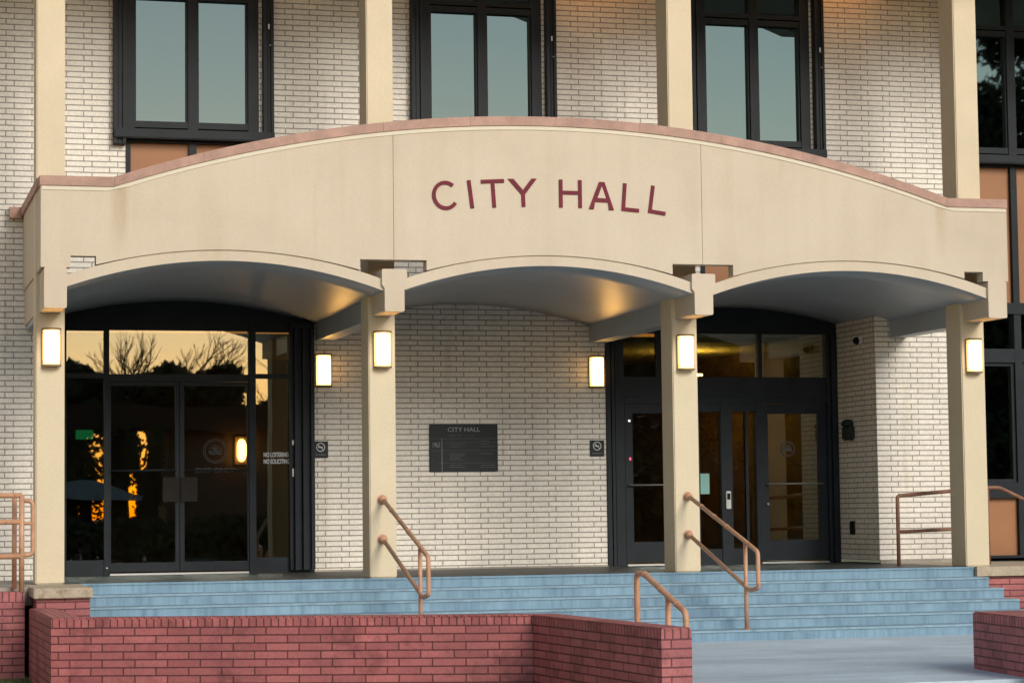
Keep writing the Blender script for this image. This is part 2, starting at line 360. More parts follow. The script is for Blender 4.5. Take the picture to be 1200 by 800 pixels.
def window_frame(mb, x0, x1, z0, z1, y0, y1, t):
    mb.box(x0, x0 + t, y0, y1, z0, z1); mb.box(x1 - t, x1, y0, y1, z0, z1)
    mb.box(x0 + t, x1 - t, y0 + .002, y1, z0, z0 + t); mb.box(x0 + t, x1 - t, y0 + .002, y1, z1 - t, z1)
def upper_window(a, b_, zs=3.78):
    c = (a + b_) / 2
    f = MB(); y0, y1 = YU - .035, YU + .09
    f.box(a, a + .105, y0, y1, 5.36, 8.5).box(b_ - .13, b_, y0, y1, 5.36, 8.5)
    f.box(c - .057, c + .057, y0, y1, 5.36, 8.5)
    for s0, s1 in ((a + .105, c - .057), (c + .057, b_ - .13)):
        f.box(s0, s1, y0 + .012, y1, 5.385, 5.463); f.box(s0, s1, y0 + .012, y1, 6.955, 7.03)
        f.box(s0, s1, y0 + .002, y1, 7.045, 7.10); f.box(s0, s1, y0, y1, 8.4, 8.5)
        # inner beads
        f.box(s0, s0 + .02, y0 + .03, y1, 5.463, 6.955).box(s1 - .02, s1, y0 + .03, y1, 5.463, 6.955)
    o = B(f, 'window', M['metal'])
    for s0, s1 in ((a + .105, c - .057), (c + .057, b_ - .13)):
        for z0, z1 in ((5.46, 6.96), (7.10, 8.4)):
            g = MB(); g.box(s0, s1, YU + .045, YU + .055, z0, z1); q = g.build('window_pane', M['wglass'], o)
    s_ = MB(); s_.box(a - .152, b_ + .175, YU - .16, YU - .02, 5.235, 5.35, bev=.012); s_.box(a, b_, YU - .02, YU + .1, 5.2, 5.33)
    s_.build('window_sill', M['metal'], o)
    for x0, x1 in ((a - .152, a - .008), (b_ + .045, b_ + .172)):
        t = MB(); zb = 5.17 if x0 < a else 5.20
        t.box(x0, x0 + .035, YU - .13, YU - .003, zb, 8.5).box(x1 - .035, x1, YU - .13, YU - .003, zb, 8.5).box(x0 + .035, x1 - .035, YU - .10, YU - .003, zb, 8.5)
        t.box(x0 + .055, x0 + .065, YU - .112, YU - .1, zb, 8.5)
        t.build('shutter_track', M['metal'], o)
    k = MB(); k.box(b_ + .10, b_ + .118, YU - .145, YU - .13, 6.62, 6.68); k.build('shutter_latch', M['white'], o)
    k = MB(); k.ball((b_ + .125, YU - .14, 6.42), .012); k.build('shutter_latch', M['steel'], o)
    # spandrel: rust panels below the sill
    f = MB(); x0 = a; x1 = b_
    f.box(x0, x0 + .06, YU - .01, YU + .08, zs, 5.2).box(x1 - .06, x1, YU - .01, YU + .08, zs, 5.2).box(c - .045, c + .045, YU - .03, YU + .08, zs, 5.2).box(x0 + .06, x1 - .06, YU + .05, YU + .08, zs, zs + .06)
    o2 = B(f, 'spandrel_frame', M['metal'])
    for s0, s1 in ((x0 + .06, c - .045), (c + .045, x1 - .06)):
        g = MB(); g.box(s0, s1, YU + .03, YU + .05, zs, 5.2); g.build('spandrel_panel', M['panel'], o2)
for i, (a, b_) in enumerate(STR): upper_window(a, b_, 3.4 if i == 3 else 3.60)
# lower window of the right-hand strip
a, b_ = STR[3]; c = (a + b_) / 2
f = MB(); y0, y1 = YU - .035, YU + .09
f.box(a, a + .1, y0, y1, .05, 3.4).box(b_ - .1, b_, y0, y1, .05, 3.4).box(c - .05, c + .05, y0, y1, 1.03, 3.25)
f.box(a + .1, b_ - .1, y0 - .02, y1, 3.25, 3.398).box(a + .1, c - .05, y0 + .003, y1, 2.61, 2.79).box(c + .05, b_ - .1, y0 + .003, y1, 2.61, 2.79).box(a + .1, b_ - .1, y0 - .02, y1, .83, 1.03)
f.box(a + .1, b_ - .1, y0 - .002, y1, .045, .08).box(c - .05, c + .05, y0, y1, .08, .83)
o = B(f, 'window', M['metal'])
for s0, s1 in ((a + .1, c - .05), (c + .05, b_ - .1)):
    for z0, z1 in ((2.79, 3.25), (1.03, 2.61)):
        g = MB(); g.box(s0, s1, YU + .045, YU + .055, z0, z1); g.build('window_pane', M['wglass'], o)
        if z1 < 3: gg = MB(); window_frame(gg, s0 + .002, s1 - .002, z0 + .002, z1 - .002, YU, YU + .04, .045); gg.build('window_sash', M['metal'], o)
    g = MB(); g.box(s0, s1, YU + .03, YU + .05, .08, .83); g.build('spandrel_panel', M['panel'], o)
w = MB(); w.box(a, b_, YU + .3, YU + .4, 0, 3.5); B(w, 'dark_room_backing', M['black'])  # same black backing, painted darkness behind the lower panes

# --- entrances
def header(x0, x1, c):
    p = [(x0, 3.052)] + [(x1, 3.052)] + [(x1, 3.42), (x0, 3.42)]
    return p
def pane(x0, x1, z0, z1, par, y=YL + .03, m='glass'):
    g = MB(); g.box(x0, x1, y, y + .008, z0, z1); return g.build('glass_pane', M[m], par)
# left entrance
f = MB()
f.box(.165, 3.71, YL + .004, YL + .13, 3.09, 3.6)                                        # black header up to the vault
f.box(.165, .62, YL + .004, YL + .13, 0.0, 3.09); f.box(3.43, 3.71, YL + .03, YL + .13, 0.0, 3.09)
for x0, x1 in ((1.08, 1.143), (2.89, 2.975)): f.box(x0, x1, YL - .02, YL + .11, 0, 3.09)
f.box(.62, 1.08, YL - .005, YL + .10, 2.44, 2.50).box(1.143, 2.89, YL - .005, YL + .10, 2.40, 2.49).box(2.975, 3.43, YL - .005, YL + .10, 2.44, 2.50)
f.box(.62, 1.08, YL, YL + .10, 0, .19).box(2.975, 3.43, YL, YL + .10, 0, .19)
f.box(.62, 1.08, YL, YL + .10, 3.03, 3.09).box(1.143, 2.89, YL, YL + .10, 3.04, 3.09).box(2.975, 3.43, YL, YL + .10, 3.03, 3.09)
le = B(f, 'entrance_frame', M['metal'])
for x0, x1, z0, z1 in ((.62, 1.08, .19, 2.44), (.62, 1.08, 2.50, 3.03), (1.143, 2.89, 2.49, 3.04), (2.975, 3.43, .19, 2.44), (2.975, 3.43, 2.50, 3.03)):
    pane(x0, x1, z0, z1, le)
# folded security gate stacked against the right jamb
f = MB()
for i in range(6):
    x = 3.40 + i * .052; y = YL - .02 - (i % 2) * .06
    f.box(x, x + .045, y - .05, y + .02, .03, 3.07)
f.box(3.40, 3.71, YL - .11, YL + .02, 3.07, 3.14)
gt = B(f, 'folding_gate', M['metal'])
for q in ((1.20, 1.30), (1.60, 1.66)): k = MB(); k.box(3.425, 3.445, YL - .085, YL - .078, *q); k.build('gate_bolt', M['steel'], gt)
def door(x0, x1, gx0, gx1, z1, gz0, gz1, hinge, bar_z, plate=True, bar=(0, 0)):
    f = MB(); y0, y1 = YL + .0, YL + .055
    f.box(x0 + .004, gx0, y0, y1, .04, z1 - .006).box(gx1, x1 - .004, y0, y1, .04, z1 - .006)
    f.box(gx0, gx1, y0 + .002, y1, .04, gz0).box(gx0, gx1, y0 + .002, y1, gz1, z1 - .006)
    d = B(f, 'entrance_door', M['metal'])
    pane(gx0, gx1, gz0, gz1, d, y=YL + .025)
    k = MB(); k.tube([(bar[0], YL - .05, bar_z), (bar[1], YL - .05, bar_z)], .011)
    k.tube([(bar[0] + .01, YL - .05, bar_z), (bar[0] + .01, YL + .01, bar_z)], .008).tube([(bar[1] - .01, YL - .05, bar_z), (bar[1] - .01, YL + .01, bar_z)], .008)
    k.build('push_bar', M['metal'] if plate else M['doorbar'], d)
    return d
d1 = door(1.143, 2.016, 1.165, 1.962, 2.40, .15, 2.345, 'L', 1.29, bar=(1.16, 1.97))
d2 = door(2.016, 2.89, 2.075, 2.868, 2.40, .15, 2.345, 'R', 1.29, bar=(2.07, 2.86))
k = MB(); k.box(1.80, 2.003, YL - .025, YL - .001, .90, 1.205, bev=.004); k.build('lock_plate', M['doorplate'], d1)
k = MB(); k.box(2.03, 2.235, YL - .025, YL - .001, .90, 1.205, bev=.004); k.build('lock_plate', M['doorplate'], d2)
k = MB(); k.box(1.15, 2.88, YL - .03, YL + .05, .0, .022); k.build('threshold', M['steel'], le)
k = MB(); k.ball((1.11, YL - .025, .09), .018); k.build('door_stop', M['steel'], le)
def seal(c, z, par, r=.15, y=YL + .018):
    g = MB()
    for rr in (r, r * .86):
        pts = [(c + rr * math.cos(t), y, z + rr * math.sin(t)) for t in [i * math.pi / 24 for i in range(49)]]
        g.tube(pts, .0035, 4, cap=False)
    for i in range(3): g.tube([(c - r * .55 + r * 1.1 * k / 12, y, z - r * .25 + i * r * .13 + math.sin(k * 1.1 + i) * r * .04) for k in range(13)], .006, 4)
    for i in range(7): g.tube([(c, y, z + r * .12), (c + r * .55 * math.cos(R(10 + i * 26)), y, z + r * .12 + r * .5 * math.sin(R(10 + i * 26)))], .0035, 4)
    return g.build('seal_decal', M['faint'], par)
for par in (): pass
def at_b(o): return o
seal(2.465, 1.53, d2)
text_mesh('door_lettering', 'EXIT ONLY', .085, M['faint'], d2, (2.46, YL + .018, 1.285), sx=1.15)
text_mesh('door_lettering', 'NO LOITERING', .080, M['white'], le, (3.075, YL + .018, 1.477), align='LEFT', sx=.58, bold=.0015)
text_mesh('door_lettering', 'NO SOLICITING', .080, M['white'], le, (3.075, YL + .018, 1.392), align='LEFT', sx=.58, bold=.0015)

# right entrance
f = MB()
f.box(7.608, 10.885, YL + .004, YL + .13, 3.06, 3.6)
f.box(7.608, 7.665, YL - .03, YL + .13, 0, 3.06).box(7.68, 7.72, YL - .03, YL + .13, 0, 3.06).box(7.735, 7.86, YL - .005, YL + .13, 0, 3.06)
f.box(7.665, 7.68, YL + .02, YL + .13, 0, 3.06).box(7.72, 7.735, YL + .02, YL + .13, 0, 3.06)
f.box(10.72, 10.76, YL - .03, YL + .13, 0, 3.06).box(10.76, 10.80, YL + .03, YL + .13, 0, 3.06).box(10.80, 10.885, YL - .01, YL + .13, 0, 3.06)
f.box(7.86, 10.72, YL - .003, YL + .11, 2.215, 2.48)                                      # deep head
f.box(7.86, 10.72, YL - .018, YL + .10, 2.13, 2.213)
f.box(8.325, 8.385, YL - .01, YL + .1, 2.48, 3.06).box(9.75, 9.81, YL + .0, YL + .1, 2.48, 3.06)
f.box(8.84, 8.90, YL - .01, YL + .1, 0, 2.13).box(9.20, 9.355, YL - .015, YL + .1, 0, 2.13).box(9.70, 9.735, YL - .01, YL + .1, 0, 2.13)
f.box(8.90, 9.20, YL, YL + .1, 0, .2).box(9.355, 9.70, YL, YL + .1, 0, .2).box(8.9, 9.2, YL, YL + .1, 2.02, 2.13).box(9.355, 9.70, YL, YL + .1, 2.02, 2.13)
f.box(9.56, 9.60, YL + .03, YL + .1, .2, 2.02)
re_ = B(f, 'entrance_frame', M['metal'])
for x0, x1, z0, z1 in ((7.86, 8.325, 2.48, 3.06), (8.385, 9.75, 2.48, 3.06), (9.81, 10.72, 2.48, 3.06), (8.9, 9.2, .2, 2.02), (9.355, 9.56, .2, 2.02), (9.60, 9.70, .2, 2.02)):
    pane(x0, x1, z0, z1, re_)
d3 = door(7.862, 8.838, 7.97, 8.73, 2.13, .31, 2.0, 'L', 1.055, plate=False, bar=(7.90, 8.78))
d4 = door(9.737, 10.718, 9.872, 10.59, 2.13, .31, 1.99, 'R', 1.055, plate=False, bar=(9.83, 10.63))
k = MB(); k.ball((9.845, YL - .02, .785), .022); k.build('door_knob', M['steel'], d4)
for q in ((7.87, 8.83), (9.75, 10.71)): k = MB(); k.box(q[0], q[1], YL - .03, YL + .05, 0, .022); k.build('threshold', M['steel'], re_)
seal(10.16, 1.52, d4, r=.10); 
o = MB(); o.box(8.905, 9.035, YL + .012, YL + .016, .93, 1.20); o = o.build('paper_notice', M['paper'])
tag(o, 'small teal paper notice taped inside the glass beside the third column', 'notice')
cr = thing('card_reader', (9.283, YL - .015, .73), 'narrow silver card reader on the dark mullion between the right doors', 'card reader')
k = MB(); k.box(-.035, .035, -.03, 0, 0, .235, bev=.006); k.build('housing', M['steel'], cr)
k = MB(); k.box(-.022, .022, -.036, -.031, .125, .205); k.build('keypad', M['black'], cr)
k = MB(); k.ball((7.925, YL - .006, 1.90), .014); k.build('indicator_light', M['white_led'], d3)
k = MB(); k.ball((7.93, YL - .006, 1.40), .012, (1, 1, 1.7)); k.build('indicator_light', M['red_led'], d3)
for o_ in d1.children: pass

# --- lobby behind the glass
w = MB()
w.box(.2, .3, 3.6, 10, 0, 3.5).box(10.8, 10.9, 3.6, 10, 0, 3.5).box(.3, 10.8, 9.9, 10, 0, 3.5).box(.3, 10.8, 3.56, 9.9, -.12, -.02)
w.box(4.9, 5.1, 3.7, 9.9, 0, 2.949)
B(w, 'lobby_wall', M['inwall'])
w = MB(); w.box(.3, 10.8, 3.6, 9.9, 2.95, 3.02); B(w, 'lobby_ceiling', M['inceil'])
w = MB(); w.slab([(9.2, 9.0), (10.9, 4.6), (10.99, 4.65), (9.3, 9.05)], 0, 2.949); B(w, 'lobby_partition', M['wood'])
w = MB(); w.box(8.0, 8.1, 5.5, 9.5, 0, 2.949); B(w, 'lobby_partition', M['inwall'])
cl = tag(MB().tube([(9.42, 5.2, 2.60), (9.42, 5.2, 2.62)], .17, 20).build('pendant_light', M['inlamp']), 'yellow hanging light inside the lobby behind the transom of the right entrance', 'light')
il = thing('indoor_sconce', (3.44, 7.6, 1.65), 'glowing amber light inside the lobby seen through the right leaf of the left doors', 'lamp')
MB().box(-.09, .09, 0, .03, -.2, .2).build('back_plate', M['bronze'], il)
MB().ball((0, -.06, 0), .085, (.9, .7, 2.0)).build('lamp_shade', M['lamp'], il)
w = MB(); w.box(1.5, 4.9, 7.63, 7.75, 0, 2.949); B(w, 'lobby_partition', M['inwall'])
gx = thing('exit_light', (.95, 4.6, 1.78), 'small green lit box inside the lobby behind the left sidelight', 'exit light')
MB().box(-.11, .11, 0, .06, -.06, .06, bev=.006).build('lit_box', M['green'], gx)
MB().tube([(0, .03, .06), (0, .03, 1.165)], .01).build('hanger', M['metal'], gx)

# ------------------------------------------------------------------ portico
por = thing('entrance_portico', (5.68, 0, 0), 'cream stucco portico with arched fascia, three shallow vaults and four square columns', 'portico')
def P_(mb, name, m, parent=por):
    o = mb.build(name, m, parent)
    if parent is por: o.location = (-5.68, 0, 0)
    return o
for i, x in enumerate(CX):
    w = MB(); w.box(x, x + CW, 0, CD, 0, 7.738, bev=.012); P_(w, 'column', M['colm'])
def sof(c, x, t): return (3.490 - .1014 * (x - c) ** 2) * (1 - t) + (3.405 - .088 * (x - c) ** 2) * t
def ext(c, x): return 3.612 - .0915 * (x - c) ** 2
nseg = 36
for i, c in enumerate(BAY):
    xa, xb = (MID[i] + .02, MID[i + 1] - .02)
    bm = MB(); rows = []
    Y0, Y1 = YF + .018, YL + .15
    ny = 6
    for k in range(nseg + 1):
        x = xa + (xb - xa) * k / nseg
        rows.append([bm.bm.verts.new((x, Y0 + (Y1 - Y0) * j / ny, sof(c, x, j / ny))) for j in range(ny + 1)] + [bm.bm.verts.new((x, Y0 + (Y1 - Y0) * j / ny, sof(c, x, j / ny) + .125)) for j in range(ny, -1, -1)])
    n = len(rows[0])
    for a_, b2 in zip(rows, rows[1:]):
        for j in range(n):
            fc = bm.bm.faces.new((a_[j], a_[(j + 1) % n], b2[(j + 1) % n], b2[j]))
            fc.material_index = 1 if j == n - 1 else 0
            fc.smooth = j < ny
    bm.bm.faces.new(rows[0]); bm.bm.faces.new(rows[-1][::-1])
    P_(bm, 'vault', [M['soffit'], M['cream']])
for i, x in enumerate(MID):
    w = MB(); h = .12
    ye = YL + .1 if i in (1, 2) else YU + .05
    def rc(pts, r):
        out = []
        for k in range(len(pts)):
            p, q, n_ = Vector(pts[k - 1]), Vector(pts[k]), Vector(pts[(k + 1) % len(pts)])
            A = q + (p - q).normalized() * r; C_ = q + (n_ - q).normalized() * r
            for j in range(5): t = j / 4; v = A * (1 - t) ** 2 + q * 2 * t * (1 - t) + C_ * t * t; out.append((v.x, v.y))
        return out
    if i in (1, 2): o_ = [(x - h + .008, 2.952), (x + h - .008, 2.952), (x + h - .008, 3.215), (x + .142, 3.245), (x + .142, 3.425), (x - .142, 3.425), (x - .142, 3.245), (x - h + .008, 3.215)]
    else: o_ = [(x - h, 2.952), (x + h, 2.952), (x + h, 3.388), (x - h, 3.388)]
    w.prism(rc(o_, .022), YF - .02, -.002)
    P_(w, 'beam_end', M['cream'])
    w = MB(); w.box(x - .11, x + .11, CD - .003, ye, 2.925, 3.30)
    P_(w, 'beam', M['soffit'])
# side beams (outer faces of the canopy)
CH = 4.275
for sgn, xe in ((1, 0.0), (-1, 11.36)):
    x0, x1 = (xe + .004, xe + .13) if sgn > 0 else (xe - .13, xe - .004)
    w = MB(); w.box(x0, x1, YF + .15, YU - .002, 3.39, CH); w.box(x0 + .02, x1 - .0, CD, YU - .002, 2.98, 3.388); P_(w, 'side_panel', M['cream'])
    w = MB()
    w.box(x0 - .03, x1 + .03, YF + .19, YU - .003, CH + .002, CH + .105)
    if sgn > 0: w.box(xe - .16, xe - .022, YU - .13, YU - .003, CH - .03, CH + .10)
    P_(w, 'side_coping', M['cope'])
# fascia panels
Cc, Rr, zt = 5.68, 15.25, 5.078
def top(x):
    if x <= .78 or x >= 10.58: return CH - .008
    return zt - (Rr - math.sqrt(Rr * Rr - (x - Cc) ** 2))
HOLE = [(.315, .585, 3.515), (3.477, 4.233, 3.53), (7.13, 7.87, 3.535), (10.79, 11.03, 3.50)]
def bottom(xa, xb):
    pts = []
    xs = sorted(set([xa, xb] + [v for h in HOLE for v in h[:2] if xa < v < xb] + [xa + (xb - xa) * k / 60 for k in range(1, 60)]))
    for k, x in enumerate(xs):
        def z(xx):
            for h in HOLE:
                if h[0] < xx < h[1]: return h[2]
            if xx < .315 or xx > 11.03: return 3.39
            c = min(BAY, key=lambda q: abs(q - xx)); return ext(c, xx) - .004
        zl, zr = z(x - 1e-4), z(x + 1e-4)
        if k == 0: pts.append((x, zr))
        elif k == len(xs) - 1: pts.append((x, zl))
        elif abs(zl - zr) > .004: pts += [(x, zl), (x, zr)]
        else: pts.append((x, zr))
    return pts
edges = [0.0, MID[1] - .0025, MID[1] + .0025, MID[2] - .0025, MID[2] + .0025, 11.36]
for i in range(3):
    xa, xb = edges[2 * i], edges[2 * i + 1]
    lo = bottom(xa, xb)
    up = [(x, top(x)) for x in sorted(set([xa, xb] + [v for v in (.78, 10.58) if xa < v < xb] + [xa + (xb - xa) * k / 40 for k in range(1, 40)]), reverse=True)]
    w = MB(); w.prism(lo + up, YF, YF + .16); fp = P_(w, 'fascia_panel', M['fascia'])
w = MB()
for x in MID[1:3]: w.box(x - .03, x + .03, YF + .161, YF + .18, 3.54, top(x) - .02)
P_(w, 'joint_backing', M['stone'])
# coping in lengths with fine joints
joints = [0.0, .78, 1.75, 2.75, 3.75, 4.75, 5.75, 6.75, 7.75, 8.75, 9.65, 10.58, 11.36]
w = MB()
for a_, b2 in zip(joints, joints[1:]):
    n = 8; a2 = a_ + .001; b3 = b2 - .001
    if a_ == 0: a2 = -.012
    if b2 == 11.36: b3 = 11.36
    lo = [(a2 + (b3 - a2) * k / n, top(min(max(a2 + (b3 - a2) * k / n, a_ + 1e-3), b2 - 1e-3)) + .002) for k in range(n + 1)]
    hi = [(x, z + .104) for x, z in reversed(lo)]
    w.prism(lo + hi, YF - .022, YF + .188)
w.prism([(x, top(x) - .001) for x in [.0 + 11.36 * k / 60 for k in range(61)]] + [(x, top(x) + .09) for x in [11.36 - 11.36 * k / 60 for k in range(61)]], YF + .02, YF + .17)
P_(w, 'coping', M['cope'])
w = MB(); n = 50   # small bead under the coping
pts = [(x, top(x)) for x in [.01 + 11.34 * k / n for k in range(n + 1)]]
w.prism([(x, z - .045) for x, z in pts] + [(x, z) for x, z in reversed(pts)], YF - .008, YF - .0005)
P_(w, 'coping_bead', paint('pale_bead', (.66, .58, .45), rough=.7, var=.05))

# ------------------------------------------------------------------ sign letters
sg = thing('sign_lettering', (5.68, YF, 4.28), 'raised maroon CITY HALL letters arched across the cream fascia', 'sign lettering')
T = .042; H = .318
def seg2(mb, p, q, t=T, y0=-.013, y1=-.002):
    p, q = Vector((p[0], 0, p[1])), Vector((q[0], 0, q[1])); d = (q - p).normalized(); n = Vector((-d.z, 0, d.x)) * t / 2
    P4 = [p + n, p - n, q - n, q + n]
    mb.prism([(v.x, v.z) for v in P4], y0, y1)
def arc_strip(mb, rx, rz, a0, a1, t=T, n=28):
    o_, i_ = [], []
    for k in range(n + 1):
        a = R(a0 + (a1 - a0) * k / n)
        o_.append((rx * math.cos(a), rz * math.sin(a))); i_.append(((rx - t) * math.cos(a), (rz - t) * math.sin(a)))
    mb.prism(o_ + i_[::-1], -.013, -.002)
def letter(ch):
    mb = MB(); h = H / 2; wd = {'C': .145, 'T': .135, 'Y': .15, 'H': .135, 'A': .15, 'L': .105}.get(ch, 0)
    e = T / 2
    if ch == 'C': arc_strip(mb, .155, h + .006, 42, 318)
    if ch == 'I': seg2(mb, (0, -h), (0, h))
    if ch == 'T': seg2(mb, (-wd, h - e), (wd, h - e)); seg2(mb, (0, -h), (0, h - T))
    if ch == 'Y':
        mb.prism([(-e, -h), (e, -h), (e, -.02), (wd + .02, h), (wd - .045, h), (0, .03), (-wd + .045, h), (-wd - .02, h), (-e, -.02)], -.013, -.002)
    if ch == 'H': seg2(mb, (-wd + e, -h), (-wd + e, h)); seg2(mb, (wd - e, -h), (wd - e, h)); seg2(mb, (-wd + T, .012), (wd - T, .012))
    if ch == 'A':
        mb.prism([(-wd, -h), (-wd + .06, -h), (-.078, -h + .086), (.078, -h + .086), (wd - .06, -h), (wd, -h), (.032, h), (-.032, h)], -.013, -.002)
    if ch == 'L': seg2(mb, (-wd + e, -h), (-wd + e, h)); seg2(mb, (-wd + T, -h + e), (wd, -h + e))
    return mb
for ch, x, z, an in (('C', 4.457, 4.262, 8.5), ('I', 4.746, 4.282, 7.2), ('T', 5.011, 4.297, 3.6), ('Y', 5.358, 4.313, 2), ('H', 5.917, 4.315, 0), ('A', 6.287, 4.300, -1.5), ('L', 6.640, 4.285, -4.5), ('L', 6.968, 4.262, -8.0)):
    mb = letter(ch)
    if ch == 'A':   # counter of the A
        pass
    o = mb.build('letter', M['letter'], sg, (x - 5.68, 0, z - 4.28)); o.rotation_euler = (0, R(-an), 0)
    if ch == 'A':
        k = MB(); k.prism([(-.056, -h_a), (.056, -h_a), (0, .100)] if False else [(-.050, -.028), (.050, -.028), (0, .108)], -.0142, -.0139); 
        q = k.build('letter_counter', M['fascia'], o)

# ------------------------------------------------------------------ wall lamps
def make_lamp():
    t = thing('wall_lamp', (0, 0, 0), '', 'wall lamp', 'lit wall lamps of the portico')
    MB().box(-.085, .085, -.03, 0, .012, .408).build('back_plate', M['bronze'], t)
    n = 14; hw = .093; dp = .095
    prof = [(-hw, -.012)] + [(hw * math.sin(R(-90 + 180 * k / n)), -.012 - dp * math.cos(R(-90 + 180 * k / n)) ** .75) for k in range(1, n)] + [(hw, -.012)]
    MB().slab(prof, .020, .400).build('lamp_shade', M['lamp'], t)
    fr = MB()
    big = [(x * 1.10, (y + .012) * 1.07 - .012) for x, y in prof]
    bg_ = [(x, min(y, -.05)) for x, y in big]; fr.slab(bg_, 0.0, .018).slab(bg_, .402, .42)
    for zz in (.055, .365):
        fr.tube([(x * 1.03, (y + .012) * 1.03 - .012, zz) for x, y in prof], .0035, 6)
    for sx in (-1, 1): fr.box(sx * .099 - .003, sx * .099 + .003, -.022, 0, .0, .42)
    for sx in (-.45, .45): fr.tube([(sx * hw, -.012 - dp * .86 - .004, .018), (sx * hw, -.012 - dp * .86 - .004, .055)], .003, 6).tube([(sx * hw, -.012 - dp * .86 - .004, .365), (sx * hw, -.012 - dp * .86 - .004, .402)], .003, 6)
    fr.build('lamp_frame', M['bronze'], t)
    return t
proto = make_lamp()
spots = [(MID[0] + .01, -.002, 2.365, 'lit box lamp on the first column from the left'), (MID[1], -.002, 2.365, 'lit box lamp on the second column from the left, above the left stair rail'),
         (MID[2], -.002, 2.355, 'lit box lamp on the third column from the left, above the right stair rail'), (MID[3] + .0, -.002, 2.335, 'lit box lamp on the fourth, rightmost column'),
         (3.842, YL - .002, 2.335, 'lit box lamp on the pale brick wall right of the left doors'), (7.478, YL - .002, 2.33, 'lit box lamp on the pale brick wall left of the right doors')]
for i, (x, y, z, lab) in enumerate(spots):
    o = proto if i == 0 else copy_tree(proto)
    o.location = (x, y, z); o['label'] = lab

# ------------------------------------------------------------------ plaque, signs, devices
pl = thing('wall_plaque', (5.672, YL - .002, 1.555), 'black dedication plaque reading CITY HALL on the brick wall between the entrances', 'plaque')
MB().box(-.452, .452, -.03, 0, -.305, .305, bev=.006).build('slab', M['plaque'], pl)
text_mesh('plaque_title', 'CITY HALL', .078, M['grey_letter'], pl, (0, -.033, .232), sx=1.15, bold=.0005)
text_mesh('plaque_subtitle', 'CITY OF', .040, M['faint'], pl, (-.11, -.033, .155), sx=1.15)
text_mesh('plaque_year', '1963', .088, M['grey_letter'], pl, (-.37, -.033, .035), sx=.62)
k = MB()
for z, x0 in ((.118, -.44), (.068, -.30), (-.036, -.44), (-.195, -.34)): k.box(x0, .44, -.0335, -.031, z - .002, z + .002)
k.build('engraved_lines', M['faint'], pl)
MB().box(-.296, -.290, -.034, -.031, -.30, .118).build('divider_line', M['grey_letter'], pl)
k = MB()
for x0, zs in ((-.02, (.155, .155)), (-.19, (.045, .015, -.075, -.095, -.115, -.135, -.155, -.225, -.25)), (.22, (.090, .045, .015, -.075, -.225, -.25))):
    for z in zs:
        x = x0; e = x0 + rnd.uniform(.11, .21)
        while x < e: ww = rnd.uniform(.006, .02); k.box(x, x + ww, -.0335, -.031, z - .004, z + .004); x += ww + .004
k.build('small_lettering', M['faint'], pl)
def make_nosmoke():
    t = thing('no_smoking_sign', (0, 0, 0), '', 'no smoking sign', 'no smoking signs on the brick wall')
    MB().box(-.098, .098, -.012, 0, -.105, .105, bev=.003).build('sign_board', M['plaque'], t)
    k = MB(); c = [(.052 * math.cos(a), -.015, .03 + .052 * math.sin(a)) for a in [i * math.pi / 16 for i in range(33)]]
    k.tube(c, .006, 6, cap=False).tube([(-.037, -.015, .067), (.037, -.015, -.007)], .006, 6)
    k.box(-.035, .026, -.016, -.013, .024, .036)
    k.build('no_smoking_symbol', M['white'], t)
    text_mesh('sign_text', 'NO SMOKING', .022, M['grey_letter'], t, (0, -.0135, -.065))
    return t
ns = make_nosmoke(); ns.location = (7.474, YL - .002, 1.54); ns['label'] = 'small black no smoking sign just left of the right entrance'
n2_ = copy_tree(ns); n2_.location = (3.80, YL - .002, 1.54); n2_['label'] = 'small black no smoking sign just right of the left entrance'
sc = thing('security_camera', (10.888, 2.62, 2.92), 'small white dome security camera high on the shaded brick return', 'security camera')
MB().box(-.05, 0, -.06, .06, -.05, .06, bev=.01).build('housing', M['camwhite'], sc)
MB().ball((-.07, -.01, -.005), .048).build('camera_lens', M['black'], sc)
bx = thing('alarm_bell', (10.888, 3.0, 1.72), 'dark round-topped alarm box on the shaded brick return beside the right doors', 'alarm box')
MB().box(-.09, 0, -.13, .13, -.10, .09, bev=.02).build('housing', M['plaque'], bx)
k = MB(); k.tube([(-.05, .0, .09), (-.05, 0, .12)], .09, 16).ball((-.05, 0, .12), .085, (1, 1, .7)); k.build('bell_cap', M['plaque'], bx)
ot = thing('outlet_box', (10.888, 2.99, .46), 'small black outlet box low on the shaded brick return', 'outlet')
MB().box(-.04, 0, -.05, .05, -.09, .09, bev=.008).build('outlet_cover', M['black'], ot)

# ------------------------------------------------------------------ landing, steps, walkway, ground
struct(MB().box(.16, 11.12, -.03, 3.56, -.12, 0.0).build('landing', M['floor']))
w = MB(); tr, rz = .385, .1167
xL, xR = .455, 11.12
y = -.05
for i in range(6):
    z1 = -i * rz; z0 = z1 - rz; yf = -.05 - i * tr
    e = 0 if i else 0
    bx0, bx1 = xL - .1 if False else xL, xR
    # riser block (blue), worn nosing strip and tread (lighter)
    w.box(bx0, bx1, yf, (yf + .02 if i else yf + .02), z0 if i < 5 else -1.1, z1 - .022, 0)
    w.box(bx0, bx1, yf - .012, yf + (tr if i else .021), z1 - .022, z1 + (0 if i else -.0), 1 if i else 0)
    if i: w.box(bx0 + .001, bx1 - .001, yf + .02, yf + tr - .001, -1.1, z1 - .023, 0)
struct(w.build('steps', [M['riser'], M['tread']]))
yb = -.05 - 5 * tr
w = MB(); w.slab([(4.30, -8.45), (12.6, -8.45), (12.6, yb), (xL, yb), (xL, yb - .3), (4.30, yb - .3)], -1.2, GZ); w.box(4.55, 7.5, -8.85, -8.45, -1.2, GZ - .12)
struct(w.build('walkway', M['concrete']))
